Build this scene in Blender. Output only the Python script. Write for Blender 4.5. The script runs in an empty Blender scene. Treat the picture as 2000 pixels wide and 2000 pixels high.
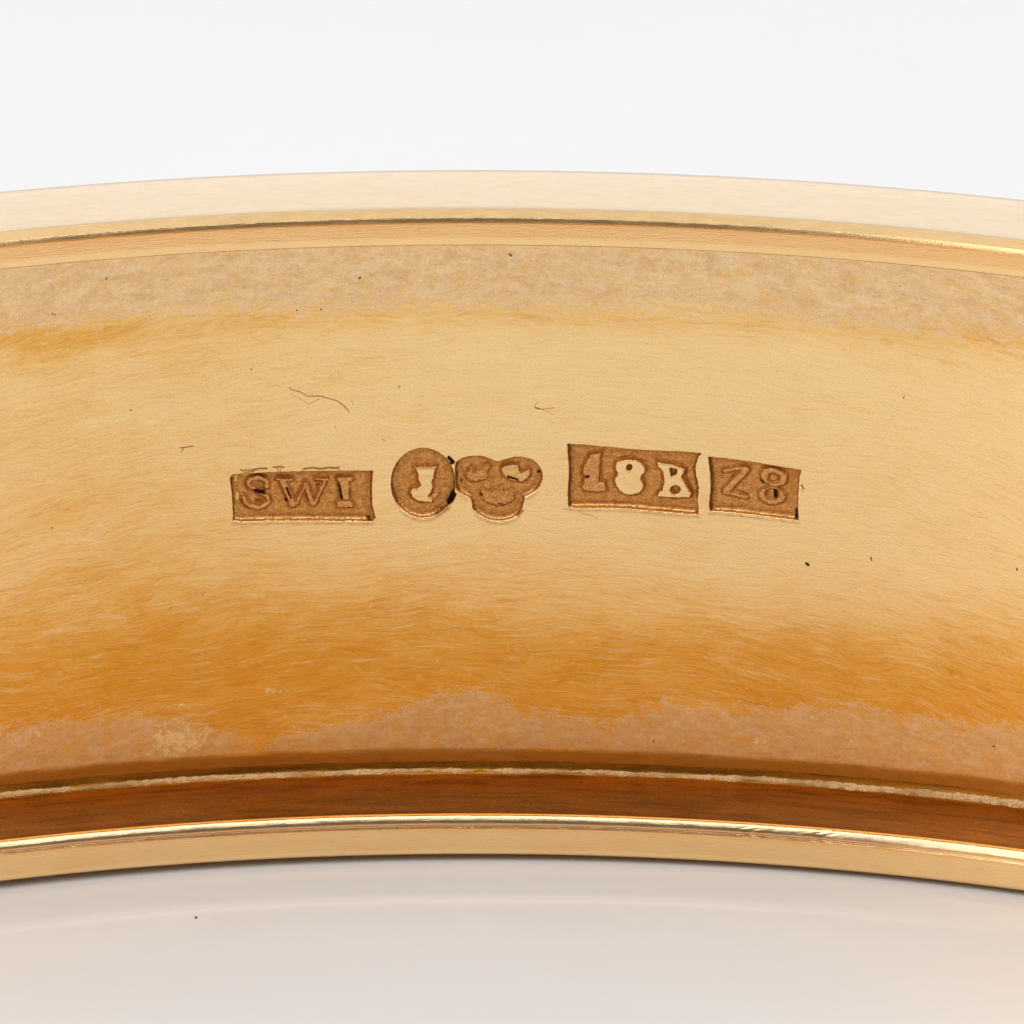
import bpy, math
import numpy as np
from mathutils import Matrix, Vector

# ------------------------------------------------------------------ scene, 1 unit = 1 mm
sc = bpy.context.scene
sc.unit_settings.system = 'METRIC'
sc.unit_settings.scale_length = 0.001
sc.render.engine = 'CYCLES'
sc.cycles.max_bounces = 16
sc.cycles.glossy_bounces = 10
sc.cycles.diffuse_bounces = 6
sc.view_settings.view_transform = 'Standard'
sc.view_settings.look = 'None'
sc.view_settings.exposure = 0.265
sc.view_settings.gamma = 1.0

RI = 30.0                      # inner lip radius of the bangle
ELEV = math.radians(20.0)
DIST = 320.0
ROLL = math.radians(0.32)
# camera: macro lens looking over the near side at the far inner wall
target = Vector((0.0, RI + 0.3, 7.215))
cam_d = bpy.data.cameras.new('camera')
cam = bpy.data.objects.new('camera', cam_d)
sc.collection.objects.link(cam)
cam_d.sensor_width = 36.0
cam_d.lens = 576.0
cam_d.clip_start = 1.0
cam_d.clip_end = 5000.0
back = Vector((0, -math.cos(ELEV), math.sin(ELEV)))
cam_loc = target + back * DIST
R0 = (-back).to_track_quat('-Z', 'Y').to_matrix()
RC = R0 @ Matrix.Rotation(ROLL, 3, 'Z')
cam.matrix_world = Matrix.Translation(cam_loc) @ RC.to_4x4()
cam_d.dof.use_dof = True
cam_d.dof.focus_distance = DIST + 1.1
cam_d.dof.aperture_fstop = 85.0
cam_d.dof.aperture_blades = 9
sc.camera = cam

# world: a dim grey studio
w = bpy.data.worlds.new('World')
sc.world = w
w.use_nodes = True
bg = w.node_tree.nodes['Background']
bg.inputs[0].default_value = (1.0, 0.96, 0.92, 1)
bg.inputs[1].default_value = 0.14

def area(name, loc, aim, sx, sy, rad, col=(1, 1, 1)):
    d = bpy.data.lights.new(name, 'AREA')
    d.shape = 'RECTANGLE'; d.size = sx; d.size_y = sy
    d.energy = rad * math.pi * sx * sy
    d.color = col
    o = bpy.data.objects.new(name, d)
    sc.collection.objects.link(o)
    o.location = loc
    o.rotation_euler = (Vector(aim) - Vector(loc)).to_track_quat('-Z', 'Y').to_euler()
    return o
area('overhead_softbox', (0, -58, 250), (0, -58, 0), 520, 320, 1.60, (1.0, 0.995, 0.985))
area('left_softbox', (-290, 0, 120), (0, 20, 10), 300, 200, 0.95, (1.0, 0.99, 0.98))
area('right_softbox', (290, 0, 120), (0, 20, 10), 300, 200, 1.15, (1.0, 0.995, 0.99))
area('rear_overhead_fill', (0, 172, 250), (0, 172, 0), 520, 96, .50)  # added panel that gives the chamfer something bright to reflect
area('front_left_fill', (-235, -185, 120), (0, 20, 10), 220, 220, 1.5)  # added fill to brighten the inside of the hoop
area('front_right_fill', (300, -125, 120), (0, 20, 10), 220, 220, 1.65)  # added fill, right-hand partner, for the hoop interior
area('rear_fill', (0, 220, 135), (0, 20, 30), 420, 250, 0.40)  # added light standing in for a bright backdrop on the top rim

# ------------------------------------------------------------------ helpers
TILT = math.radians(0.2)
LIFT = 31.0 * math.sin(TILT)
M_ROOT = Matrix.Translation((0, 0, LIFT)) @ Matrix.Rotation(TILT, 4, 'Y')
MR = np.array(M_ROOT)
RCn = np.array(RC); CL = np.array(cam_loc)

def proj(P):
    """local bangle coordinates -> photograph pixels (2000 square)"""
    W = P @ MR[:3, :3].T + MR[:3, 3]
    C = (W - CL) @ RCn
    k = 2000.0 / cam_d.sensor_width * cam_d.lens
    return 1000 + k * C[..., 0] / -C[..., 2], 1000 - k * C[..., 1] / -C[..., 2]

_rs = np.random.RandomState(7)
LAT = _rs.rand(256, 256)
def vnoise(x, y):
    xi = np.floor(x).astype(int); yi = np.floor(y).astype(int)
    fx = x - xi; fy = y - yi
    fx = fx * fx * (3 - 2 * fx); fy = fy * fy * (3 - 2 * fy)
    g = lambda a, b: LAT[a & 255, b & 255]
    return ((g(xi, yi) * (1 - fx) + g(xi + 1, yi) * fx) * (1 - fy) +
            (g(xi, yi + 1) * (1 - fx) + g(xi + 1, yi + 1) * fx) * fy) * 2 - 1
def fbm(x, y, o=3):
    s = 0; a = 1
    for i in range(o):
        s = s + a * vnoise(x * 2 ** i + 17 * i, y * 2 ** i + 31 * i); a *= 0.5
    return s / 1.6
def sstep(a, b, x):
    t = np.clip((x - a) / (b - a), 0, 1)
    return t * t * (3 - 2 * t)

def sd_poly(pts, x, y):
    p = np.asarray(pts, float); n = len(p)
    d = np.full(x.shape, 1e9); inside = np.zeros(x.shape, bool)
    for i in range(n):
        ax, ay = p[i]; bx, by = p[(i + 1) % n]
        ex, ey = bx - ax, by - ay
        t = np.clip(((x - ax) * ex + (y - ay) * ey) / (ex * ex + ey * ey + 1e-9), 0, 1)
        d = np.minimum(d, (x - ax - t * ex) ** 2 + (y - ay - t * ey) ** 2)
        c = ((ay > y) != (by > y)) & (x < ex * (y - ay) / (ey if abs(ey) > 1e-9 else 1e-9) + ax)
        inside ^= c
    d = np.sqrt(d)
    return np.where(inside, -d, d)
def sd_line(pts, wd, x, y):
    d = np.full(x.shape, 1e9)
    for (ax, ay), (bx, by) in zip(pts[:-1], pts[1:]):
        ex, ey = bx - ax, by - ay
        t = np.clip(((x - ax) * ex + (y - ay) * ey) / (ex * ex + ey * ey + 1e-9), 0, 1)
        d = np.minimum(d, np.hypot(x - ax - t * ex, y - ay - t * ey))
    return d - wd / 2
def smooth(pts, n=3):
    p = np.asarray(pts, float)
    for _ in range(n):
        q = np.roll(p, -1, 0)
        p = np.stack([p * .75 + q * .25, p * .25 + q * .75], 1).reshape(-1, 2)
    return p
def T(ox, oy, s, pts):
    return [(ox + a / s, oy + b / s) for a, b in pts]
def ell(cx, cy, rx, ry, n=40, rot=0.0):
    a = np.linspace(0, 2 * math.pi, n, endpoint=False)
    X = rx * np.cos(a); Y = ry * np.sin(a)
    return list(zip(cx + X * math.cos(rot) - Y * math.sin(rot), cy + X * math.sin(rot) + Y * math.cos(rot)))

def mesh_obj(name, V, F, mat, parent=None, attrs=None, uv=None, normals=None, label=None):
    me = bpy.data.meshes.new(name)
    V = np.ascontiguousarray(V, np.float32); F = np.ascontiguousarray(F, np.int32)
    k = F.shape[1]
    me.vertices.add(len(V)); me.vertices.foreach_set('co', V.ravel())
    me.loops.add(F.size); me.loops.foreach_set('vertex_index', F.ravel())
    me.polygons.add(len(F))
    me.polygons.foreach_set('loop_start', np.arange(0, F.size, k, dtype=np.int32))
    me.polygons.foreach_set('loop_total', np.full(len(F), k, np.int32))
    me.update(calc_edges=True)
    me.polygons.foreach_set('use_smooth', np.ones(len(F), bool))
    if attrs:
        for an, av in attrs.items():
            a = me.attributes.new(an, 'FLOAT', 'POINT')
            a.data.foreach_set('value', np.ascontiguousarray(av, np.float32))
    if uv is not None:
        l = me.uv_layers.new(name='UVMap')
        l.data.foreach_set('uv', np.ascontiguousarray(uv[F.ravel()], np.float32).ravel())
    me.materials.append(mat)
    if normals is not None:
        me.normals_split_custom_set_from_vertices([tuple(v) for v in normals.astype(float)])
    o = bpy.data.objects.new(name, me)
    sc.collection.objects.link(o)
    if parent is not None: o.parent = parent
    if label: o['label'] = label
    return o

# ------------------------------------------------------------------ material builder
class NT:
    def __init__(s, name):
        s.m = bpy.data.materials.new(name); s.m.use_nodes = True
        s.t = s.m.node_tree; s.b = s.t.nodes['Principled BSDF']
    def n(s, typ, **kw):
        x = s.t.nodes.new(typ)
        for k, v in kw.items(): setattr(x, k, v)
        return x
    def put(s, sock, v):
        if hasattr(v, 'is_output') or isinstance(v, bpy.types.NodeSocket): s.t.links.new(v, sock)
        elif isinstance(v, tuple) and len(v) == 3 and sock.type == 'RGBA': sock.default_value = (*v, 1)
        else: sock.default_value = v
    def math(s, op, a, b=0.0, c=0.0, clamp=False):
        x = s.n('ShaderNodeMath', operation=op, use_clamp=clamp)
        s.put(x.inputs[0], a); s.put(x.inputs[1], b)
        if op in ('MULTIPLY_ADD', 'SMOOTH_MIN'): s.put(x.inputs[2], c)
        return x.outputs[0]
    def ramp(s, v, a, b, lo=0.0, hi=1.0):
        x = s.n('ShaderNodeMapRange', interpolation_type='SMOOTHSTEP')
        s.put(x.inputs[0], v); x.inputs[1].default_value = a; x.inputs[2].default_value = b
        x.inputs[3].default_value = lo; x.inputs[4].default_value = hi
        return x.outputs[0]
    def mix(s, f, a, b, mode='MIX'):
        x = s.n('ShaderNodeMix', data_type='RGBA', blend_type=mode)
        s.put(x.inputs[0], f); s.put(x.inputs[6], a); s.put(x.inputs[7], b)
        return x.outputs[2]
    def mixf(s, f, a, b):
        x = s.n('ShaderNodeMix', data_type='FLOAT')
        s.put(x.inputs[0], f); s.put(x.inputs[2], a); s.put(x.inputs[3], b)
        return x.outputs[0]
    def attr(s, name):
        return s.n('ShaderNodeAttribute', attribute_name=name).outputs['Fac']
    def noise(s, vec, scale, detail=3.0, rough=0.55, dist=0.0):
        x = s.n('ShaderNodeTexNoise', noise_dimensions='3D')
        s.t.links.new(vec, x.inputs['Vector'])
        x.inputs['Scale'].default_value = scale; x.inputs['Detail'].default_value = detail
        x.inputs['Roughness'].default_value = rough; x.inputs['Distortion'].default_value = dist
        return x.outputs['Fac']
    def comb(s, x, y, z=0.0):
        c = s.n('ShaderNodeCombineXYZ')
        s.put(c.inputs[0], x); s.put(c.inputs[1], y); s.put(c.inputs[2], z)
        return c.outputs[0]
    def uv(s):
        u = s.n('ShaderNodeUVMap'); u.uv_map = 'UVMap'
        p = s.n('ShaderNodeSeparateXYZ'); s.t.links.new(u.outputs[0], p.inputs[0])
        return u.outputs[0], p.outputs[0], p.outputs[1]
    def bump(s, h, dist, strength=1.0, normal=None):
        x = s.n('ShaderNodeBump'); s.put(x.inputs['Height'], h)
        x.inputs['Distance'].default_value = dist; x.inputs['Strength'].default_value = strength
        if normal is not None: s.t.links.new(normal, x.inputs['Normal'])
        return x.outputs[0]

GOLD = (1.0, 0.725, 0.35)
def gold_wall():
    g = NT('worn_gold_wall'); b = g.b
    uvv, u, v = g.uv()
    # swirl of the polishing strokes: an arch across the wall
    vv = g.math('ADD', v, g.math('MULTIPLY', g.math('MULTIPLY', u, u), 0.010))
    wob = g.noise(g.comb(g.math('MULTIPLY', u, .35), g.math('MULTIPLY', v, .5)), 1.0, 2)
    vv = g.math('ADD', vv, g.math('MULTIPLY', wob, .8))
    va = g.math('ADD', vv, g.math('MULTIPLY', u, .07)); vb = g.math('SUBTRACT', vv, g.math('MULTIPLY', u, .10))
    streak = g.noise(g.comb(g.math('MULTIPLY', u, 1.3), g.math('MULTIPLY', vv, 9.0)), 1.0, 6, .68)
    def hairs(fu, fv, coord, seed, wd):
        q = g.noise(g.comb(g.math('MULTIPLY', u, fu), g.math('MULTIPLY', coord, fv), seed), 1.0, 1.5, .5)
        line = g.ramp(g.math('ABSOLUTE', g.math('SUBTRACT', q, .5)), 0.0, wd, 1.0, 0.0)
        brk = g.ramp(g.noise(g.comb(g.math('MULTIPLY', u, 1.6), g.math('MULTIPLY', coord, 3.5), seed + 5.0), 1.0, 2), .36, .62)
        return g.math('MULTIPLY', line, brk)
    h1 = hairs(.42, 7.5, va, 3.0, .026)
    h2 = hairs(.55, 9.5, vb, 8.0, .030)
    h3 = hairs(.8, 5.0, g.math('ADD', vv, g.math('MULTIPLY', u, .36)), 21.0, .014)
    hb = hairs(.5, 8.5, va, 13.0, .032)
    cloud = g.noise(g.comb(g.math('MULTIPLY', u, .50), g.math('MULTIPLY', vv, 1.0), 9.0), 1.0, 7, .72)
    grain = g.noise(uvv, 30.0, 3, .8)
    spk = g.noise(uvv, 11.0, 5, .8)
    mott = g.noise(g.comb(g.math('MULTIPLY', u, 2.6), g.math('MULTIPLY', vv, 4.4)), 1.0, 10, .86, .1)
    stain_and_light = g.attr('stain_and_light'); topb = g.attr('band_top'); lowb = g.attr('band_low')
    rec = g.attr('recess'); dirt_shade = g.attr('dirt_shade'); pale = g.attr('pale')
    # tarnish film plus painted reflection and light falloff, follows the strokes
    st = g.math('ADD', stain_and_light, g.math('MULTIPLY', g.math('SUBTRACT', cloud, .5), 1.5))
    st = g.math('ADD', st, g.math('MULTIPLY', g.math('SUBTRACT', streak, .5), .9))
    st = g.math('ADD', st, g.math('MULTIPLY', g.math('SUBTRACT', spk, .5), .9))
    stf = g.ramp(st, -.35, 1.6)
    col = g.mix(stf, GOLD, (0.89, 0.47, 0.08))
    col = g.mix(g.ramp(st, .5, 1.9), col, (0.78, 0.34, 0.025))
    hair = g.math('ADD', g.ramp(stain_and_light, -.2, .9, .35, 1.0), g.math('MULTIPLY', g.math('SUBTRACT', cloud, .5), 2.0), clamp=True)
    hc = g.mix(1.0, col, (0.74, 0.56, 0.34), 'MULTIPLY')
    for hh, am in ((h1, .42), (h2, .38), (h3, .36)):
        col = g.mix(g.math('MULTIPLY', hh, g.math('MULTIPLY', hair, am)), col, hc)
    col = g.mix(g.ramp(streak, .54, .76, 0, .30), col, (0.95, 0.52, 0.12))
    col = g.mix(g.math('MULTIPLY', hb, .28), col, (1.0, 0.86, 0.56))
    # thin tan patina bands
    e1 = g.math('ADD', topb, g.math('MULTIPLY', g.math('SUBTRACT', mott, .5), 4.5))
    e2 = g.math('ADD', lowb, g.math('MULTIPLY', g.math('SUBTRACT', mott, .5), 3.2))
    p1 = g.ramp(e1, -.22, .25)
    p2 = g.ramp(e2, -.14, .20)
    pat = g.math('MAXIMUM', p1, p2)
    m2 = g.noise(uvv, 1.9, 6, .78)
    pcol = g.mix(g.ramp(mott, .36, .64), (0.76, 0.47, 0.20), (1.0, 0.78, 0.52))
    pcol = g.mix(g.ramp(m2, .54, .66, 0, .8), pcol, (0.96, 0.56, 0.16))
    pcol = g.mix(g.ramp(g.noise(g.comb(g.math('MULTIPLY', u, 1.3), g.math('MULTIPLY', vv, 2.2), 30.0), 1.0, 8, .8), .57, .66, 0, .5), pcol, (0.92, 0.82, 0.64))
    pcol = g.mix(g.ramp(spk, .50, .68, 0, .45), pcol, (0.62, 0.33, 0.12))
    pcol = g.mix(p2, pcol, g.mix(1.0, pcol, (0.90, 0.84, 0.80), 'MULTIPLY'))
    isl = g.ramp(g.noise(uvv, 4.6, 5, .7), .62, .70)          # stray patina spots on the gold
    isl = g.math('MULTIPLY', isl, g.ramp(stain_and_light, .30, .8))
    pat = g.math('MAXIMUM', pat, g.math('MULTIPLY', isl, .7))
    thin = g.ramp(g.noise(g.comb(g.math('MULTIPLY', u, 1.5), g.math('MULTIPLY', vv, 2.6), 44.0), 1.0, 9, .8), .40, .60, .95, .55)
    pat = g.math('MULTIPLY', pat, thin)
    col = g.mix(g.math('MULTIPLY', pat, .88), col, pcol)
    # pale scoured crust, and glints painted on the lower edges of the strikes
    pl = g.ramp(g.math('ADD', pale, g.math('MULTIPLY', g.math('SUBTRACT', g.noise(uvv, 4.5, 8, .85), .5), 4.0)), .40, .62)
    col = g.mix(g.math('MULTIPLY', pl, .85), col, (1.0, 0.74, 0.37))
    # stamped recesses
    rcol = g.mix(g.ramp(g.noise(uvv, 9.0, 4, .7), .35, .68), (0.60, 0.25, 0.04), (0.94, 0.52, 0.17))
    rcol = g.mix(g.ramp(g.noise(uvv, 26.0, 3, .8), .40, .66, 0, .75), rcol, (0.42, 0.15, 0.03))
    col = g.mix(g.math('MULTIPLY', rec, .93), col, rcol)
    col = g.mix(g.ramp(g.attr('yellow'), .35, .75), col, (0.95, 0.80, 0.26))
    col = g.mix(g.ramp(grain, .48, .68, 0, .44), col, (0.68, 0.36, 0.10))
    col = g.mix(g.ramp(dirt_shade, 0, .62, 0, .9), col, (0.27, 0.095, 0.018))  # residue and the painted rim shade of the strikes darken here
    blk = g.ramp(dirt_shade, .5, .92)
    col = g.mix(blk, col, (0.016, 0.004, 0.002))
    g.put(b.inputs['Specular IOR Level'], g.mixf(blk, g.mixf(rec, .5, .22), .12))
    g.put(b.inputs['Base Color'], col)
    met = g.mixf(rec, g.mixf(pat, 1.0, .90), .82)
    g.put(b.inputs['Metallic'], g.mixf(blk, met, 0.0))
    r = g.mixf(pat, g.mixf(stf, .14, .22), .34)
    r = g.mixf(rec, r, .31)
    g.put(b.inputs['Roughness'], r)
    n1 = g.bump(streak, .0055)
    n2 = g.bump(g.math('ADD', g.math('MULTIPLY', grain, .35), g.math('MULTIPLY', g.math('MULTIPLY', g.noise(uvv, 22.0, 3, .7), rec), 3.4)), .010, 1.0, n1)
    g.t.links.new(n2, b.inputs['Normal'])
    return g.m

def gold_rim(name, base, rough, marks=.35, tarn=(0.72, 0.40, 0.15), vs=3.0, us=.5, bd=.0035):
    g = NT(name); b = g.b
    uvv, u, v = g.uv()
    a = g.noise(g.comb(g.math('MULTIPLY', u, us), g.math('MULTIPLY', v, vs)), 1.0, 5, .6)
    c = g.noise(g.comb(g.math('MULTIPLY', u, 2.2), g.math('MULTIPLY', v, 5.0)), 1.0, 4, .65)
    d = g.noise(uvv, 30.0, 2, .6)
    s = g.noise(g.comb(g.math('MULTIPLY', u, 2.5), g.math('MULTIPLY', v, 38.0)), 1.0, 3, .6)
    col = g.mix(g.ramp(a, .42, .72, 0, marks), base, tarn)
    col = g.mix(g.ramp(c, .60, .74, 0, marks), col, tarn)
    col = g.mix(g.ramp(s, .55, .75, 0, marks * .5), col, tarn)
    col = g.mix(g.ramp(d, .35, .75, 0, .10), col, (0.45, 0.28, 0.12))
    g.put(b.inputs['Base Color'], col)
    b.inputs['Metallic'].default_value = 1.0
    g.put(b.inputs['Roughness'], g.ramp(c, .3, .8, rough, rough + .12))
    g.t.links.new(g.bump(g.math('ADD', d, g.math('MULTIPLY', s, 1.0)), bd), b.inputs['Normal'])
    return g.m

MW = gold_wall()
M_TOP = gold_rim('polished_gold_top', (1.0, 0.79, 0.54), .17, .22, (0.95, 0.66, 0.36), bd=.0015)
M_LIP = gold_rim('polished_gold_lip', (1.0, 0.69, 0.33), .16, .22, (0.88, 0.51, 0.18))
M_CHA = gold_rim('gold_chamfer', (1.0, 0.68, 0.33), .14, .12, (0.90, 0.56, 0.24), bd=.0012)
M_BEAD = gold_rim('bright_gold_edge', (0.84, 0.60, 0.35), .12, .10, (0.90, 0.58, 0.28), bd=.0015)
M_FLG = gold_rim('tarnished_shaded_gold_ledge', (0.35, 0.135, 0.012), .24, .8, (0.13, 0.045, 0.005), 4.0, .5)  # tarnish plus the darkening of repeated reflections put into the base colour
M_OUT = gold_rim('polished_gold_outside', (0.98, 0.70, 0.34), .15, .15)

# ------------------------------------------------------------------ table with curved backdrop
def table_mat():
    g = NT('white_glossy_acrylic'); b = g.b
    tc = g.n('ShaderNodeTexCoord').outputs['Object']
    n = g.noise(tc, .05, 3); f = g.noise(tc, 3.0, 3)
    g.put(b.inputs['Base Color'], g.mix(g.ramp(n, .3, .7, 0, 1), (0.680, 0.683, 0.695), (0.693, 0.696, 0.708)))
    g.put(b.inputs['Roughness'], g.ramp(f, .2, .8, .07, .12))
    b.inputs['IOR'].default_value = 1.33
    g.t.links.new(g.bump(g.noise(tc, .35, 2), .01), b.inputs['Normal'])
    return g.m
pr = [(-420.0, 0.0), (-60, 0.0), (60, 0.0), (270.0, 0.0)]
for i in range(1, 13):
    a = i / 12 * math.radians(80)
    pr.append((270 + 80 * math.sin(a), 80 - 80 * math.cos(a)))
pr.append((pr[-1][0] + 25, pr[-1][1] + 140))
xs = np.linspace(-450, 450, 31)
V = np.array([(x, y, z) for (y, z) in pr for x in xs]); nx = len(xs)
F = np.array([(j * nx + i, j * nx + i + 1, (j + 1) * nx + i + 1, (j + 1) * nx + i) for j in range(len(pr) - 1) for i in range(nx - 1)])
tb = mesh_obj('table', V, F, table_mat()); tb['kind'] = 'structure'
tb['label'] = 'glossy white table surface sweeping up into a white backdrop'

# ------------------------------------------------------------------ bangle
root = bpy.data.objects.new('gold_bangle', None)
sc.collection.objects.link(root)
root.matrix_world = M_ROOT
root['label'] = 'yellow gold bangle on white table, stamped SWI, 18B and Z8 inside its worn hoop'
root['category'] = 'bangle'

def thetas(dense=None, mid=.12):
    """angles (0 = far point, seen by the camera), in mm along RI"""
    a = [x for x in np.arange(-13.0, 13.0001, mid)]
    if dense is not None:
        lo, hi, st = dense
        a = [x for x in a if x < lo - 1e-6] + list(np.arange(lo, hi, st)) + [x for x in a if x > hi + 1e-6]
    end = math.pi * RI
    n = 70
    t = np.linspace(0, 1, n + 1)[1:]
    right = 13.0 + (end - 13.0) * t
    left = -right[::-1]
    return np.concatenate([left[1:], np.array(a), right]) / RI      # closed by wrap: left drops its duplicate

def lathe(name, prof, mat, th, disp=None, normals_fn=None, label=None):
    prof = np.array(prof, float); m = len(prof); n = len(th)
    d = prof[:, 0][:, None] + 0 * th[None, :]; z = prof[:, 1][:, None] + 0 * th[None, :]
    tt = np.broadcast_to(th[None, :], d.shape)
    def pos(d, z): 
        r = RI + d
        return np.stack([r * np.sin(tt), r * np.cos(tt), z], -1)
    if disp is not None:
        px, py = proj(pos(d, z))
        front = np.cos(tt) > .8
        dd, dz = disp(px, py, front)
        d = d + dd; z = z + dz
    P = pos(d, z).reshape(-1, 3)
    s = np.concatenate([[0], np.cumsum(np.hypot(np.diff(prof[:, 0]), np.diff(prof[:, 1])))])
    uvm = np.stack([tt * 30.0, s[:, None] + 0 * tt], -1).reshape(-1, 2)
    i = np.arange(n); i2 = (i + 1) % n
    j = np.arange(m - 1)[:, None]
    F = np.stack([j * n + i, j * n + i2, (j + 1) * n + i2, (j + 1) * n + i], -1).reshape(-1, 4)
    return mesh_obj(name, P, F, mat, root, uv=uvm, label=label)

def arc(cx, cz, r, a0, a1, n=8):
    return [(cx + r * math.cos(math.radians(a)), cz + r * math.sin(math.radians(a))) for a in np.linspace(a0, a1, n)]

TH = thetas(mid=.06)
# lower lip: underside, flat face
def lip_disp(px, py, front):
    dd = 0 * px
    for cx, wd, dep in ((1462, 16, .014), (1508, 7, .004), (1556, 7, .004), (1617, 26, .016)):
        q = np.exp(-((px - cx - (py - 1625) * -.3) / wd) ** 2) * (.6 + .4 * np.sin(py * .9 + px * .15))
        dd = dd + dep * q * front * sstep(1660, 1625, py)
    dd = dd + .004 * fbm(px / 60, py / 25) * front
    return dd, -dd * .4
low_face = [(2.6, .05), (1.4, 0.0), (.6, 0.0)] + arc(.16, .16, .16, 270, 180, 8) + [(0, .2), (0, .3), (0, .4), (0, .5), (0, .58), (0.004, .60), (.012, .615)]
lathe('lower_lip', low_face, M_LIP, TH, lip_disp)
bead = [(.012, .615), (.05, .625), (.055, .64), (.035, .655), (.032, .67), (.036, .69), (.045, .715), (.056, .74), (.068, .758), (.080, .778), (.088, .790), (.11, .811), (.135, .828), (.16, .836), (.19, .839), (.225, .838), (.25, .82), (.27, .80)]
lathe('lip_edge', bead, M_BEAD, TH, lip_disp)
def ledge_disp(px, py, front):
    q = .018 * fbm(px / 90, py / 9) * front
    return 0 * q, q
ledge = [(.27, .80), (.30, .795), (.6, .79), (1.0, .785), (1.4, .78), (1.8, .785), (2.05, .80), (2.2, .835), (2.3, .90), (2.36, .99), (2.385, 1.10)]
lathe('lower_ledge', ledge, M_FLG, TH, ledge_disp)

# inner wall with the hallmarks, one relief cut into parts along the outlines
WZ0, WZ1 = 1.10, 12.78
def wall_d(z): return 2.385 + .40 * (1 - ((z - 6.94) / 5.84) ** 2)

zz = np.concatenate([np.arange(WZ0, 5.55, .06), np.arange(5.55, 9.35, .0108), np.arange(9.38, WZ1, .06), [WZ1]])
th = thetas((-6.35 * RI / 31.7, 6.5 * RI / 31.7, .0100), .06)
n, m = len(th), len(zz)
tt, ZZ = np.meshgrid(th, zz)
D0 = wall_d(ZZ)
slope = np.gradient(wall_d(zz), zz)[:, None] + 0 * tt
def wpos(h):
    r = RI + D0 - h
    return np.stack([r * np.sin(tt), r * np.cos(tt), ZZ + h * slope], -1)
PX, PY = proj(wpos(0 * ZZ))
front = np.cos(tt) > .8
rows = (zz > 5.5) & (zz < 9.4); cols = np.abs(th * RI) < 6.3
r0, r1 = np.where(rows)[0][[0, -1]]; c0, c1 = np.where(cols)[0][[0, -1]]
X = PX[r0:r1 + 1, c0:c1 + 1]; Y = PY[r0:r1 + 1, c0:c1 + 1]
wx = 1.1 * fbm(X / 7, Y / 7) + .8 * fbm(X / 3 + 50, Y / 3); wy = 1.1 * fbm(X / 7 + 90, Y / 7) + .8 * fbm(X / 3, Y / 3 + 70)
Xw, Yw = X + wx, Y + wy

# --- outlines, traced in photograph pixels
A1 = (430, 840, 6.0375); S1 = (440, 880, 12.075); C1 = (750, 860, 11.3625); T1 = (890, 860, 10.733)
E1 = (1090, 850, 11.367); B1 = (1230, 860, 11.3625); Z1 = (1370, 870, 9.2); E3 = (1080, 840, 3.7154)
o_swi = T(*A1, [(112, 560), (140, 525), (400, 505), (1000, 485), (1808, 480), (1795, 560), (1790, 700), (1795, 900), (1835, 1035), (1800, 1085), (1500, 1085), (1000, 1078), (500, 1082), (260, 1090), (150, 1075), (150, 960), (140, 760)])
o_cir = ell(826.5, 944.0, 63.5, 69.5)
o_tre = smooth(T(*T1, [(-25, 500), (60, 400), (270, 330), (480, 322), (640, 345), (760, 410), (880, 445), (980, 420), (1150, 360), (1330, 340), (1520, 365), (1680, 450), (1790, 580), (1835, 760), (1790, 930), (1680, 1080), (1560, 1160), (1450, 1215), (1425, 1300), (1400, 1430), (1320, 1570), (1180, 1670), (960, 1720), (740, 1700), (560, 1630), (420, 1530), (345, 1430), (345, 1330), (310, 1240), (200, 1185), (70, 1110), (10, 1010), (-20, 940)]), 2)
o_18b = T(*E1, [(200, 185), (700, 225), (1200, 270), (1705, 320)]) + T(*B1, [(300, 215), (750, 235), (1200, 255), (1585, 290), (1520, 400), (1470, 520), (1455, 640), (1480, 800), (1515, 930), (1530, 1060), (1515, 1200), (1500, 1330), (1530, 1480), (1515, 1665), (1200, 1645), (700, 1600), (0, 1540)]) + T(*E1, [(1300, 1640), (850, 1632), (400, 1640), (230, 1600), (210, 1300), (235, 1000), (240, 700), (215, 400)])
o_z8 = T(*Z1, [(115, 200), (500, 240), (1000, 310), (1400, 380), (1790, 440), (1755, 600), (1735, 900), (1735, 1150), (1755, 1365), (1200, 1300), (600, 1225), (155, 1190), (130, 1050), (165, 800), (155, 500)])
H = np.zeros_like(X); DIRT_SHADE = np.zeros_like(X); YEL = np.zeros_like(X); FL = np.zeros_like(X)
PID = np.zeros(X.shape, int)
parts = {0: ('inner_wall', None, None)}
specs = []
def stamp(pid, outline, depth, label, warp=.8, edge=3.2):
    global H
    s = sd_poly(outline, X + wx * warp, Y + wy * warp)
    gs = -np.gradient(s, axis=0)
    edge = edge + 5.0 * sstep(.5, .85, gs)
    t = sstep(0, -1, s / edge)
    floor = -depth * t * (1 + .10 * fbm(X / 22 + pid * 9, Y / 22))
    # floor rises towards the middle of the strike, dips at the walls
    floor = floor + .018 * t * sstep(-3, -22, s)
    # burr pushed up along the lower edge
    below = np.clip((np.roll(s, 6, 0) - s) / 6.0, -1, 1)
    gy = np.gradient(s, axis=0); gy = -gy / (np.abs(gy).max() + 1e-9)      # rows run upwards: + = downward side
    lowside = np.clip(gy * 1.0, 0, 1)
    burr = (.030 * np.exp(-((s - 1.8) / 1.9) ** 2) - .010 * np.exp(-((s - 7.5) / 2.8) ** 2)) * sstep(.45, .85, lowside)
    H = np.where(t > 0, np.minimum(H, floor), H) + burr * (H > -.02)
    PID[(s < 0) & (PID == 0)] = pid
    parts[pid] = ('hallmark', label, None)
    return s
s1 = stamp(1, o_swi, .115, 'sunken rectangular stamp reading SWI')
s2 = stamp(2, o_cir, .110, 'sunken round stamp with a crowned head', .5, 4.0)
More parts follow.
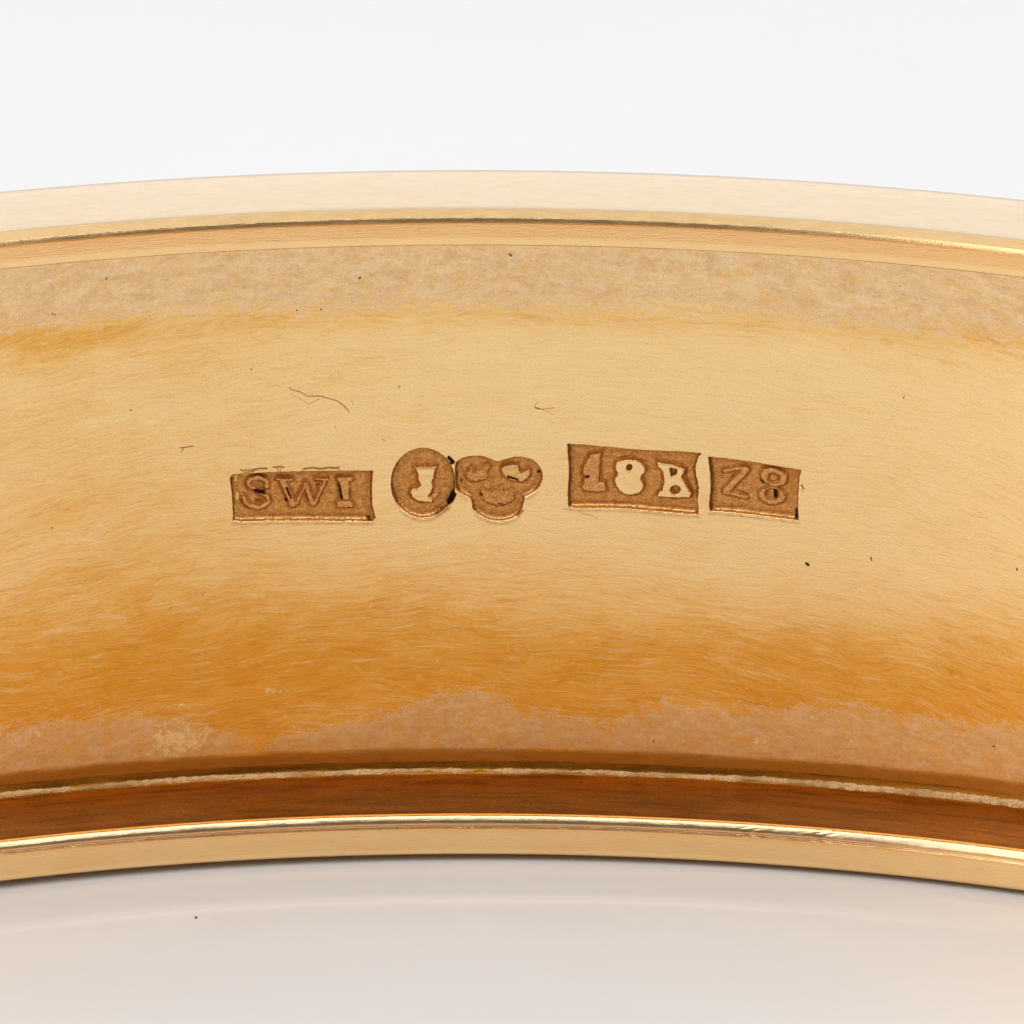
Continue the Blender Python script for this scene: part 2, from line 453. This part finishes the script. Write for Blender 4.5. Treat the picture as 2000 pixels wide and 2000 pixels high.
s3 = stamp(3, o_tre, .105, 'sunken trefoil stamp with three crowns', .5, 4.0)
s4 = stamp(4, o_18b, .120, 'sunken rectangular stamp reading 18B', .6)
s5 = stamp(5, o_z8, .105, 'sunken rectangular stamp reading Z8', .6)

def raise_(pid, stampid, name, label, s, top, ramp=3.0, rough=.006, thin=True):
    """lift a figure from the stamp's floor up to height top"""
    global H
    t = sstep(.8, -ramp, s)
    tgt = top + rough * fbm(X / 4 + pid * 5, Y / 4)
    H = H * (1 - t) + np.maximum(H, tgt) * t
    # a scored outline round the figure, darker in colour
    H = H - .014 * np.exp(-((s - 2.2) / 1.5) ** 2)
    global DIRT_SHADE
    nz_ = .75 + .4 * fbm(X / 8 + pid, Y / 8)
    DIRT_SHADE = np.maximum(DIRT_SHADE, .46 * nz_ * np.exp(-((s - 2.0) / 1.5) ** 2) * (PID == stampid))
    PID[(s < .6) & (PID == stampid)] = pid
    parts[pid] = (name, label, stampid)
L = lambda pts, wd: sd_line(pts, wd, Xw, Yw)
PG = lambda pts: sd_poly(pts, Xw, Yw)
mn = np.minimum
# S W I
S_ = T(*S1, [(985, 880), (990, 760), (900, 690), (760, 650), (620, 690), (545, 790), (590, 880), (740, 960), (900, 1040), (1010, 1120), (1030, 1220), (930, 1320), (760, 1365), (590, 1330), (480, 1230), (440, 1120)])
raise_(11, 1, 'letter', 'raised letter S', L(S_, 10.5), -.030)
Wd = mn(mn(L(T(*A1, [(740, 610), (860, 880)]), 15), L(T(*A1, [(900, 885), (1015, 640)]), 8)),
        mn(L(T(*A1, [(1015, 650), (1090, 880)]), 12), L(T(*A1, [(1115, 880), (1240, 610)]), 9)))
Wd = mn(Wd, mn(L(T(*A1, [(670, 592), (865, 598)]), 6), L(T(*A1, [(1130, 590), (1275, 592)]), 6)))
raise_(12, 1, 'letter', 'raised letter W', Wd, -.030)
Ii = mn(PG(T(*A1, [(1390, 600), (1530, 600), (1530, 840), (1425, 840)])), mn(PG(T(*A1, [(1365, 560), (1570, 555), (1575, 620), (1385, 625)])), PG(T(*A1, [(1365, 840), (1550, 838), (1600, 925), (1372, 930)]))))
raise_(13, 1, 'letter', 'raised letter I', Ii, -.028)
# crowned head
hd = T(*C1, [(640, 560), (720, 610), (880, 600), (1020, 600), (1150, 610), (1190, 580), (1130, 740), (1125, 860), (1085, 940), (1100, 1060), (1070, 1150), (1000, 1240), (1080, 1310), (1090, 1400), (900, 1400), (750, 1370), (620, 1290), (560, 1170), (620, 1070), (740, 1060), (800, 1010), (745, 900), (735, 770)])
ck = PG(T(*C1, [(650, 500), (720, 590), (860, 570), (925, 450), (960, 580), (1110, 590), (1210, 540), (1170, 640), (700, 640)]))
H = H + .05 * sstep(1, -3, ck) * (PID == 2)
ck = PG(T(*C1, [(1000, 1240), (1080, 1180), (1270, 1170), (1200, 1270), (1090, 1400), (1000, 1380)]))
H = H + .06 * sstep(1, -3, ck) * (PID == 2)
raise_(21, 2, 'crowned_head', 'raised crowned head', PG(hd), -.010, 3.5, .0)
# trefoil crowns
tn = 2.2 * fbm(X / 5 + 3, Y / 4)
raise_(31, 3, 'crown', 'raised crown in left lobe', PG(T(*T1, [(180, 760), (250, 640), (340, 600), (400, 680), (450, 590), (540, 640), (560, 545), (740, 560), (680, 690), (700, 800), (560, 880), (400, 900), (250, 860)])) + tn, -.040, 4, .018)
raise_(32, 3, 'crown', 'raised crown in right lobe', PG(T(*T1, [(930, 600), (1010, 540), (1140, 510), (1320, 520), (1345, 640), (1380, 690), (1460, 640), (1550, 600), (1590, 700), (1540, 790), (1400, 900), (1200, 885), (1020, 800), (960, 700)])), -.018, 3.5, .003)
raise_(33, 3, 'crown', 'raised crown in bottom lobe', PG(T(*T1, [(520, 1130), (560, 1040), (680, 1110), (760, 1020), (860, 1110), (960, 1010), (1040, 1120), (1160, 1050), (1250, 1130), (1210, 1280), (1080, 1380), (880, 1400), (680, 1350), (560, 1250)])) + tn, -.044, 4, .02)
# 1 8 B
raise_(41, 4, 'digit', 'raised digit 1', PG(T(*E1, [(700, 440), (980, 400), (960, 520), (935, 700), (930, 880), (925, 1040), (1050, 1060), (1085, 1260), (900, 1290), (560, 1270), (515, 1200), (560, 1010), (600, 950), (535, 890), (530, 760), (600, 620)])), -.030, 3.0, .010)
e8 = smooth(T(*E3, [(455, 235), (515, 212), (600, 215), (660, 248), (682, 300), (638, 342), (665, 400), (655, 440), (615, 470), (560, 480), (500, 466), (450, 412), (438, 360), (470, 325), (442, 285)]), 1)
s8 = np.maximum(PG(e8), -PG(ell(1228.5, 914.5, 4.2, 5.0, 16)))
raise_(42, 4, 'digit', 'raised digit 8', s8, -.008, 3.0, .0)
sb = PG(T(*B1, [(585, 480), (900, 530), (1100, 575), (1225, 640), (1210, 760), (1165, 820), (1220, 940), (1300, 1060), (1380, 1180), (1340, 1300), (1000, 1295), (620, 1280), (580, 1240), (640, 1150), (700, 1110), (742, 940), (715, 700), (600, 600)]))
sb = np.maximum(sb, -mn(PG(T(*B1, [(900, 640), (1030, 660), (1010, 760), (930, 800)])), PG(ell(*T(*B1, [(1005, 1108)])[0], 8.2, 7.0, 20))))
raise_(43, 4, 'letter', 'raised letter B', sb, -.008, 3.0, .0)
H_r = sd_poly(T(*B1, [(1240, 620), (1400, 560), (1470, 800), (1520, 1050), (1490, 1230), (1400, 1180), (1240, 880)]), Xw, Yw)
H = H + .055 * sstep(0, -5, H_r) * (PID == 4)
# Z 8
zd = mn(mn(L(T(*Z1, [(400, 480), (600, 440), (800, 430)]), 9), L(T(*Z1, [(800, 460), (430, 840)]), 15)), L(T(*Z1, [(400, 860), (600, 900), (800, 950)]), 9))
raise_(51, 5, 'letter', 'raised letter Z', zd, -.038, 3.2, .008)
z8 = mn(PG(ell(*T(*Z1, [(1295, 580)])[0], 28, 18.5, 30, .3)), PG(ell(*T(*Z1, [(1265, 925)])[0], 27.5, 17.5, 30, .1)))
z8 = np.maximum(z8, -mn(PG(ell(*T(*Z1, [(1290, 610)])[0], 11, 9.5, 20)), PG(ell(*T(*Z1, [(1260, 890)])[0], 12.5, 11, 20))))
raise_(52, 5, 'digit', 'raised digit 8 with dark spots', z8, -.030, 3.2, .006)

# black residue caught in the strikes, bright yellow nicks
def dirt_(pts, amt=1.0, soft=2.0, line=None):
    global DIRT_SHADE
    s = sd_line(pts, line, Xw, Yw) if line else sd_poly(pts, Xw, Yw)
    DIRT_SHADE = np.maximum(DIRT_SHADE, amt * sstep(soft, -soft, s))
dirt_(T(*S1, [(700, 950), (850, 980), (920, 1010)]), .95, 1.5, 7)
dirt_(T(*S1, [(510, 850), (680, 930)]), .6, 1.2, 2)
dirt_(T(*S1, [(740, 1200), (800, 1190), (850, 1200)]), .6, 3, 7)
dirt_(T(*S1, [(850, 620), (1000, 640)]), .5, 3, 5)
dirt_(T(*S1, [(1250, 620), (1550, 640)]), .5, 3, 6)
dirt_(T(*S1, [(1450, 900), (1550, 1120)]), .9, 1.5, 5)
dirt_(T(*S1, [(1440, 1170), (1450, 1210)]), .95, 1.5, 5)
dirt_(T(*A1, [(1405, 650), (1425, 740), (1440, 820)]), .95, 1.2, 4.5)
dirt_(T(*A1, [(1140, 640), (1145, 670)]), .6, 1.5, 4)
dirt_(T(*A1, [(1740, 1045), (1760, 1055)]), .8, 2, 6)
dirt_(T(*C1, [(1440, 390), (1530, 480), (1500, 490)]), 1, 1.5, 8)
dirt_(T(*C1, [(1560, 1090), (1610, 1200), (1570, 1330), (1440, 1440), (1380, 1400), (1440, 1310), (1480, 1180)]), 1, 2)
dirt_(T(*C1, [(1400, 1500), (1180, 1640)]), .45, 6, 12)
dirt_(T(*C1, [(1550, 950), (1555, 1000)]), .7, 2, 3)
dirt_(T(*T1, [(30, 690), (45, 760)]), .8, 2, 4); dirt_(T(*T1, [(120, 860), (125, 890)]), .8, 1.5, 4)
dirt_(T(*T1, [(530, 1140), (545, 1170)]), .8, 1.5, 4); dirt_(T(*T1, [(900, 1335), (1020, 1360)]), .8, 1.2, 3)
dirt_(T(*T1, [(1090, 770), (1200, 800), (1310, 840)]), .85, 1.3, 4.5); dirt_(T(*T1, [(1735, 680), (1750, 690)]), .9, 1.5, 6)
dirt_(T(*T1, [(1400, 1480), (1290, 1580)]), .6, 4, 5); dirt_(T(*T1, [(1400, 1190), (1420, 1260)]), .6, 3, 4)
dirt_(T(*E1, [(630, 930), (670, 930)]), .95, 1.4, 6); dirt_(T(*E1, [(860, 955), (865, 957)]), .5, 1.2, 2)
dirt_(T(*Z1, [(1315, 830), (1320, 940)]), 1, 1.3, 7); dirt_(T(*Z1, [(1050, 640), (1110, 700)]), .9, 1.3, 3.5)
dirt_(T(*Z1, [(1705, 1180), (1690, 1300)]), .95, 1.8, 6); dirt_(T(*Z1, [(575, 530), (515, 610)]), .55, 1.5, 3)
dirt_(T(*Z1, [(1800, 720), (1840, 770)]), .9, 1.2, 2.2); dirt_(T(*Z1, [(1815, 780), (1825, 830)]), .5, 1.2, 1.5)
dirt_(T(*E1, [(540, 1740), (700, 1770), (880, 1850)]), .45, 1.2, 1.6)
dirt_(T(*E1, [(120, 1640), (400, 1680)]), .35, 2, 3)
F_ = (550, 740, 3.22)
for pts, a_, w_ in (([(50, 52), (65, 68), (110, 78), (165, 108), (240, 106), (300, 123), (350, 138), (395, 172), (425, 208)], .60, 1.5),
                    ([(60, 92), (120, 125), (175, 155), (240, 122)], .30, 1.2), ([(375, 150), (400, 165), (425, 195)], .35, 1.2),
                    ([(440, 130), (448, 155)], .45, 1.6), ([(1615, 140), (1595, 160), (1592, 178), (1640, 190), (1715, 182)], .5, 1.2),
                    ([(1640, 190), (1710, 222)], .3, 1.0), ([(1592, 178), (1620, 186)], .5, 1.8),
                    ([(335, 300), (339, 302)], .5, 2.2), ([(735, 45), (742, 48)], .35, 5), ([(635, 375), (650, 385)], .3, 2.5), ([(985, 260), (986, 262)], .4, 1.6)):
    s = sd_line(T(*F_, pts), w_, X + wx * .4, Y + wy * .4)
    DIRT_SHADE = np.maximum(DIRT_SHADE, .85 * a_ * sstep(1.0, -.6, s)); H = H - .004 * sstep(1.2, -.6, s)
# ghost of a first light strike above SWI
for pts in ([(235, 470), (290, 505), (340, 500)], [(255, 470), (400, 470), (440, 455), (560, 445)], [(330, 500), (400, 475), (480, 452)], [(630, 436), (745, 430)],
            [(675, 436), (690, 495)], [(705, 440), (712, 492)], [(975, 480), (985, 450), (1100, 440), (1180, 450), (1290, 440), (1400, 445)], [(1400, 440), (1405, 462)]):
    s = sd_line(T(*A1, pts), 1.6, Xw, Yw)
    DIRT_SHADE = np.maximum(DIRT_SHADE, .48 * sstep(1.2, -.8, s)); H = H - .012 * sstep(1.5, -.6, s)
for pts, w_ in (([(190, 560), (185, 620)], 6), ([(260, 535), (330, 540)], 6), ([(205, 780), (210, 820)], 9), ([(175, 900), (185, 980)], 5)):
    YEL = np.maximum(YEL, sstep(3, -3, sd_line(T(*A1, pts), w_, Xw, Yw)))
cx_, cy_ = T(*Z1, [(880, 920)])[0]
YEL = np.maximum(YEL, .7 * np.exp(-(((X - cx_) / 6) ** 2 + ((Y - cy_) / 6) ** 2)))
H = H + .014 * sstep(.3, .9, YEL)
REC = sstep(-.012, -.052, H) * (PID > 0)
GLINT = np.zeros_like(X)
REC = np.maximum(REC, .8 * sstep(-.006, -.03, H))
for pid, s in ((1, s1), (2, s2), (3, s3), (4, s4), (5, s5)):         # rim shade and lower-edge highlight of each strike, painted into the colour
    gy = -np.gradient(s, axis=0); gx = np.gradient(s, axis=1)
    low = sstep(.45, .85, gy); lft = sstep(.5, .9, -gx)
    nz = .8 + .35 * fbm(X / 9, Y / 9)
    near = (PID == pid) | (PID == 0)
    DIRT_SHADE = np.maximum(DIRT_SHADE, (1 - low) * (.46 + .2 * lft) * nz * np.exp(-((s + 1.6 + 1.2 * lft) / (2.2 + 1.5 * lft)) ** 2) * (PID == pid))
    DIRT_SHADE = np.maximum(DIRT_SHADE, low * .42 * nz * np.exp(-((s - 3.6) / 1.6) ** 2) * near)
    DIRT_SHADE = np.maximum(DIRT_SHADE, low * .20 * nz * sstep(9.5, 6, s) * (s > 3) * near)
    DIRT_SHADE = np.maximum(DIRT_SHADE, low * .34 * nz * np.exp(-((s + 10.5) / 3.5) ** 2) * (PID == pid))
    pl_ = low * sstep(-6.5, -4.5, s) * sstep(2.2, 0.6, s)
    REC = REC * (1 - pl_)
    GLINT = np.maximum(GLINT, pl_)

Hf = np.zeros_like(ZZ); Df = np.zeros_like(ZZ); Yf = np.zeros_like(ZZ); Rf = np.zeros_like(ZZ); If = np.zeros(ZZ.shape, int)
sl = (slice(r0, r1 + 1), slice(c0, c1 + 1))
Hf[sl] = H; Df[sl] = DIRT_SHADE; Yf[sl] = YEL; Rf[sl] = REC; If[sl] = PID
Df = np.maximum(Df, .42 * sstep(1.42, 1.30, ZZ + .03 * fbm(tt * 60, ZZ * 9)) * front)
# gentle dents of the hand-finished wall
Hf += .010 * fbm(tt * 30 / 2.6 + 40, ZZ / 2.0 + 5, 2)
P = wpos(Hf)
du = np.roll(P, -1, 1) - np.roll(P, 1, 1)
dv = np.gradient(P, axis=0)
N = np.cross(dv, du); N /= np.linalg.norm(N, axis=-1, keepdims=True) + 1e-12
if N[m // 2, n // 2, 1] > 0: N = -N

# tarnish maps of this piece; the amber one also carries painted light falloff
ftop = np.interp(PX, [0, 150, 300, 500, 700, 850, 1000, 1200, 1300, 1500, 1700, 1900, 2000], [648, 632, 616, 602, 604, 590, 600, 602, 594, 616, 642, 652, 668])
flow = np.interp(PX, [0, 110, 250, 350, 420, 480, 560, 650, 740, 813, 904, 976, 1023, 1085, 1193, 1230, 1302, 1409, 1554, 1662, 1771, 1880, 1988],
                 [1422, 1412, 1402, 1400, 1430, 1455, 1440, 1420, 1402, 1372, 1345, 1360, 1394, 1391, 1418, 1394, 1372, 1384, 1377, 1375, 1393, 1410, 1419])
btop = np.where(front, (ftop - PY) / 60.0, (ZZ - 11.0) / .6)
blow = np.where(front, (PY - flow) / 60.0, (2.6 - ZZ) / .6)
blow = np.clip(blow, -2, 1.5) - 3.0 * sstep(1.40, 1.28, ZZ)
btop = np.clip(btop, -2, 1.5)
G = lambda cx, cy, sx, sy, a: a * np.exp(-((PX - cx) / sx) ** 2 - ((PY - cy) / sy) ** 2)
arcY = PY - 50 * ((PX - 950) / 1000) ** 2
st = 1.22 * sstep(1040, 1330, arcY) + .62 * np.exp(-((arcY - 612) / 36) ** 2)  # lower amber paints the reflected near wall; upper line is tarnish
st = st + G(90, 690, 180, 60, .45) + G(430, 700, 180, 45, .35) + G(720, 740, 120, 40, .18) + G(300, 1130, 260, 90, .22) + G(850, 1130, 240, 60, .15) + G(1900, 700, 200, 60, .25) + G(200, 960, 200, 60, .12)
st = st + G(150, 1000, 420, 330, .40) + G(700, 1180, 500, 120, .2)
st = st - G(1300, 820, 650, 230, .30) - G(1650, 1050, 300, 150, .15)  # amber taken back to paint the central highlight
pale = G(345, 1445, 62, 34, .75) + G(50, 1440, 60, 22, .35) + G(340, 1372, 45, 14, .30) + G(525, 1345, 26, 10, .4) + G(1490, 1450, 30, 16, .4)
st = np.where(front, st, .45); pale = np.where(front, pale, 0); pale[sl] = np.maximum(pale[sl], GLINT)

Pf = P.reshape(-1, 3); Nf = N.reshape(-1, 3)
UV = np.stack([tt * 31.7, ZZ], -1).reshape(-1, 2)
ATT = dict(recess=Rf.ravel(), dirt_shade=Df.ravel(), yellow=Yf.ravel(), stain_and_light=st.ravel(), pale=pale.ravel(), band_top=btop.ravel(), band_low=blow.ravel())
ii = np.arange(n); i2 = (ii + 1) % n; jj = np.arange(m - 1)[:, None]
FA = np.stack([jj * n + ii, jj * n + i2, (jj + 1) * n + i2, (jj + 1) * n + ii], -1).reshape(-1, 4)
fid = If[:-1, :].reshape(-1)
objs = {}
for pid in sorted(parts):
    name, label, par = parts[pid]
    Fp = FA[fid == pid]
    if len(Fp) == 0: continue
    idx, inv = np.unique(Fp, return_inverse=True)
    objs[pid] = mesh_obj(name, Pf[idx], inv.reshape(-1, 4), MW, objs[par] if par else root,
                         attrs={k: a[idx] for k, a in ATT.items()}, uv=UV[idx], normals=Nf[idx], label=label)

# upper lip: underside, face, rounded edge, chamfer, flat top; then the outside of the hoop
up_face = [(2.385, 12.78), (2.30, 12.74), (1.2, 12.72), (.12, 12.70), (.04, 12.705), (.012, 12.72), (0, 12.745), (0, 12.9), (0, 13.0), (0, 13.14)] + [(.27 - .27 * math.cos(math.radians(q)), 13.14 + .27 * math.sin(math.radians(q))) for q in (3, 6, 9, 12, 15, 18, 21, 24, 27, 29)]
lathe('upper_lip', up_face, M_LIP, TH)
ex, ez = up_face[-1]
edge = [(ex, ez)] + [(ex + .24 * k, ez + .102 * k) for k in (.05, .4, .8, 1.0)]
lathe('rim_chamfer', edge, M_CHA, TH)
ex, ez = edge[-1]
rim = [(ex, ez), (ex + .02, ez + .005), (ex + .05, ez + .008), (.50, ez + .010), (.8, ez + .012), (1.3, ez + .014), (1.8, ez + .014), (2.3, ez + .008), (2.6, ez - .008), (2.72, ez - .04), (2.78, ez - .09), (2.80, 13.19)]
def rim_disp(px, py, front):
    q = .008 * fbm(px / 150, py / 60) * front
    return 0 * q, q
lathe('top_rim', rim, M_TOP, TH)
out = [(2.80, 13.19)] + [(2.80 + .85 * math.sin(math.pi * k / 12), 13.19 - 13.10 * k / 12) for k in range(1, 12)] + [(2.80, .09), (2.6, .05)]
lathe('outer_band', out, M_OUT, TH)

# solder seam in the corner of the ledge
def seam_mat():
    g = NT('pale_solder'); b = g.b
    uvv, u, v = g.uv()
    a = g.noise(uvv, 9.0, 5, .7); c = g.noise(uvv, 26.0, 3, .7)
    col = g.mix(g.ramp(a, .35, .65), (0.95, 0.72, 0.43), (0.84, 0.53, 0.23))
    col = g.mix(g.ramp(c, .54, .62, 0, .85), col, (0.25, 0.12, 0.035))
    col = g.mix(g.ramp(g.noise(g.comb(g.math('MULTIPLY', u, .45), 0.0, 3.0), 1.0, 4, .7), .46, .60, 0, .7), col, (0.50, 0.32, 0.13))
    col = g.mix(g.ramp(g.noise(g.comb(g.math('MULTIPLY', u, 6.0), g.math('MULTIPLY', v, 20.0), 3.0), 1.0, 4, .7), .52, .66, 0, .6), col, (0.62, 0.36, 0.12))
    g.put(b.inputs['Base Color'], col)
    b.inputs['Metallic'].default_value = .5; b.inputs['Roughness'].default_value = .5
    g.t.links.new(g.bump(c, .03), b.inputs['Normal'])
    return g.m
ths = np.concatenate([thetas(mid=.02)])
prof_n = 9
us = ths * 32.2
LP = np.array(ledge[4:]); ls = np.concatenate([[0], np.cumsum(np.hypot(*np.diff(LP, axis=0).T))])
pxs, _ = proj(np.stack([(RI + 2.2) * np.sin(ths), (RI + 2.2) * np.cos(ths), 0 * ths + 1], -1))
hw = .052 + .022 * fbm(us * 2.0 + 9, us * 0 + 3) + .016 * fbm(us * 9, us * 0 + 20)
hw = hw * (1 - .85 * np.exp(-((pxs - 935) / 14) ** 2) * (np.cos(ths) > .8)) * (1 + .35 * sstep(1200, 1900, pxs))
hw = np.clip(hw, .004, .13)
cen = ls[-1] - .195 + .022 * fbm(us * .6, us * 0 + 50) + .014 * fbm(us * 5, us * 0 + 70)
rows_ = []
for k in range(prof_n):
    q = -1 + 2 * k / (prof_n - 1)
    sk = np.clip(cen + q * hw * (1 + .14 * fbm(us * 5 + k * 3, us * 0 + k * 1.7)), 0, ls[-1] - .004)
    dk = np.interp(sk, ls, LP[:, 0]); zk = np.interp(sk, ls, LP[:, 1])
    e = .01
    tx = np.interp(sk + e, ls, LP[:, 0]) - np.interp(sk - e, ls, LP[:, 0]); tz = np.interp(sk + e, ls, LP[:, 1]) - np.interp(sk - e, ls, LP[:, 1])
    ln = np.hypot(tx, tz) + 1e-9
    off = -.006 + .030 * (1 - q ** 4) + .006 * fbm(us * 10 + k, us * 0 + k * 2.3)
    dd = dk - tz / ln * off; zz_ = zk + tx / ln * off
    rows_.append(np.stack([(RI + dd) * np.sin(ths), (RI + dd) * np.cos(ths), zz_], -1))
PS = np.stack(rows_, 0); ns = len(ths)
i = np.arange(ns); j = np.arange(prof_n - 1)[:, None]
FS = np.stack([j * ns + i, j * ns + (i + 1) % ns, (j + 1) * ns + (i + 1) % ns, (j + 1) * ns + i], -1).reshape(-1, 4)
UVS = np.stack([np.broadcast_to(us, (prof_n, ns)), np.broadcast_to(np.arange(prof_n)[:, None] * .02, (prof_n, ns))], -1).reshape(-1, 2)
mesh_obj('solder_seam', PS.reshape(-1, 3), FS, seam_mat(), root, uv=UVS, label='pale speckled seam along the lower ledge')

# small dark pits and nicks on the wall
pm = NT('black_residue'); pm.b.inputs['Base Color'].default_value = (.03, .012, .005, 1); pm.b.inputs['Roughness'].default_value = .6
pm2 = NT('brown_nick'); pm2.b.inputs['Base Color'].default_value = (.20, .085, .02, 1); pm2.b.inputs['Roughness'].default_value = .5
fr = np.where(front.ravel())[0]
KX, KY = PX.ravel()[fr], PY.ravel()[fr]
def at(px, py):
    k = fr[np.argmin((KX - px) ** 2 + (KY - py) ** 2)]
    p = Pf[k]; nn = Nf[k]
    t = np.array([nn[1], -nn[0], 0.0]); t /= np.linalg.norm(t)
    if t[0] < 0: t = -t
    return p, nn, t, np.array([0, 0, 1.0])
def nick(px, py, pts_w, mat, hgt=.006):
    """a low ragged blob along a short path, offsets in pixels"""
    p0, nn, t, up = at(px, py)
    V = []; F = []
    K = 10
    for (ax, ay, aw) in pts_w:
        for q in range(K):
            a = 2 * math.pi * q / K
            rr = aw * (1 + .25 * vnoise(np.array([px + ax + q * 1.7]), np.array([py + ay * 3.1]))[0])
            V.append(p0 + t * (ax + rr * math.cos(a)) * .01 + up * (-ay - rr * math.sin(a)) * .0107 + nn * .0015)
        V.append(p0 + t * ax * .01 + up * -ay * .0107 + nn * hgt)
        b = len(V) - K - 1
        F += [(b + q, b + (q + 1) % K, b + K) for q in range(K)]
    return mesh_obj('pit_mark', np.array(V), np.array(F), mat, root)
nick(1577, 1100, [(-2.5, -1.5, 2.6), (0, 0, 3.0), (2.5, 1.8, 2.4)], pm.m, .012)
nick(1986, 1112, [(0, -1.5, 1.6), (0, 1.2, 1.6)], pm.m, .01)
nick(364, 873, [(k * 1.6 - 12, 1.2 - k * .12, 1.1) for k in range(17)], pm2.m)
nick(356, 879, [(-k * .9 + 3, k * 1.1 - 3, .8) for k in range(7)], pm2.m)
nick(1766, 778, [(k * .6, -k * 1.2, .9) for k in range(8)], pm2.m)
nick(490, 723, [(k * .6, -k * 1.0, .9) for k in range(6)], pm2.m)
nick(702, 545, [(0, 0, 2.4), (2, -2, 1.6)], pm2.m)
nick(206, 542, [(0, -2, 1.5), (-.6, 0, 1.5), (-1, 2, 1.2)], pm2.m)
nick(1277, 1445, [(0, 0, 2.2)], pm2.m); nick(1938, 1457, [(0, 0, 2.2)], pm.m)
nick(995, 495, [(0, 0, 1.6), (2, 1.4, 2), (4, 3, 1.6)], pm2.m)
nick(100, 1031, [(0, 0, 1.6)], pm2.m); nick(255, 801, [(0, 0, 1.8)], pm2.m); nick(1700, 1090, [(0, 0, 2.2), (1, 4, 1.8)], pm2.m)
nick(107, 614, [(-3, 0, 2), (2, 2, 1.6)], pm2.m); nick(580, 605, [(0, 0, 1.8)], pm2.m); nick(627, 607, [(0, 0, 1.8)], pm2.m)
nick(395, 1164, [(k * 1.0 - 4, 6 - k * 1.4, .7) for k in range(9)], pm2.m)
nick(330, 1190, [(k * 1.0 - 4, 6 - k * 1.4, .7) for k in range(8)], pm2.m)

# a grain of dust on the table inside the hoop
def table_pt(px, py):
    k = 2000.0 / cam_d.sensor_width * cam_d.lens
    dirv = RC @ Vector(((px - 1000) / k, (1000 - py) / k, -1.0))
    return cam_loc + dirv * (-cam_loc.z / dirv.z)
c = table_pt(383, 1793)
V = []; K = 8
for lev, (rr, zz_) in enumerate(((1.0, .001), (.8, .02), (.35, .032))):
    for q in range(K):
        a = 2 * math.pi * q / K
        V.append((c.x + .027 * rr * math.cos(a) * (1 + .2 * math.sin(3 * a)), c.y + .03 * rr * math.sin(a), zz_))
F = [(l * K + q, l * K + (q + 1) % K, (l + 1) * K + (q + 1) % K, (l + 1) * K + q) for l in range(2) for q in range(K)]
F.append((2 * K, 2 * K + 2, 2 * K + 4, 2 * K + 6))
ds = mesh_obj('dust_grain', np.array(V), np.array(F), pm.m)
ds['label'] = 'tiny dark dust grain on the white table in front of the bangle'; ds['category'] = 'dust'
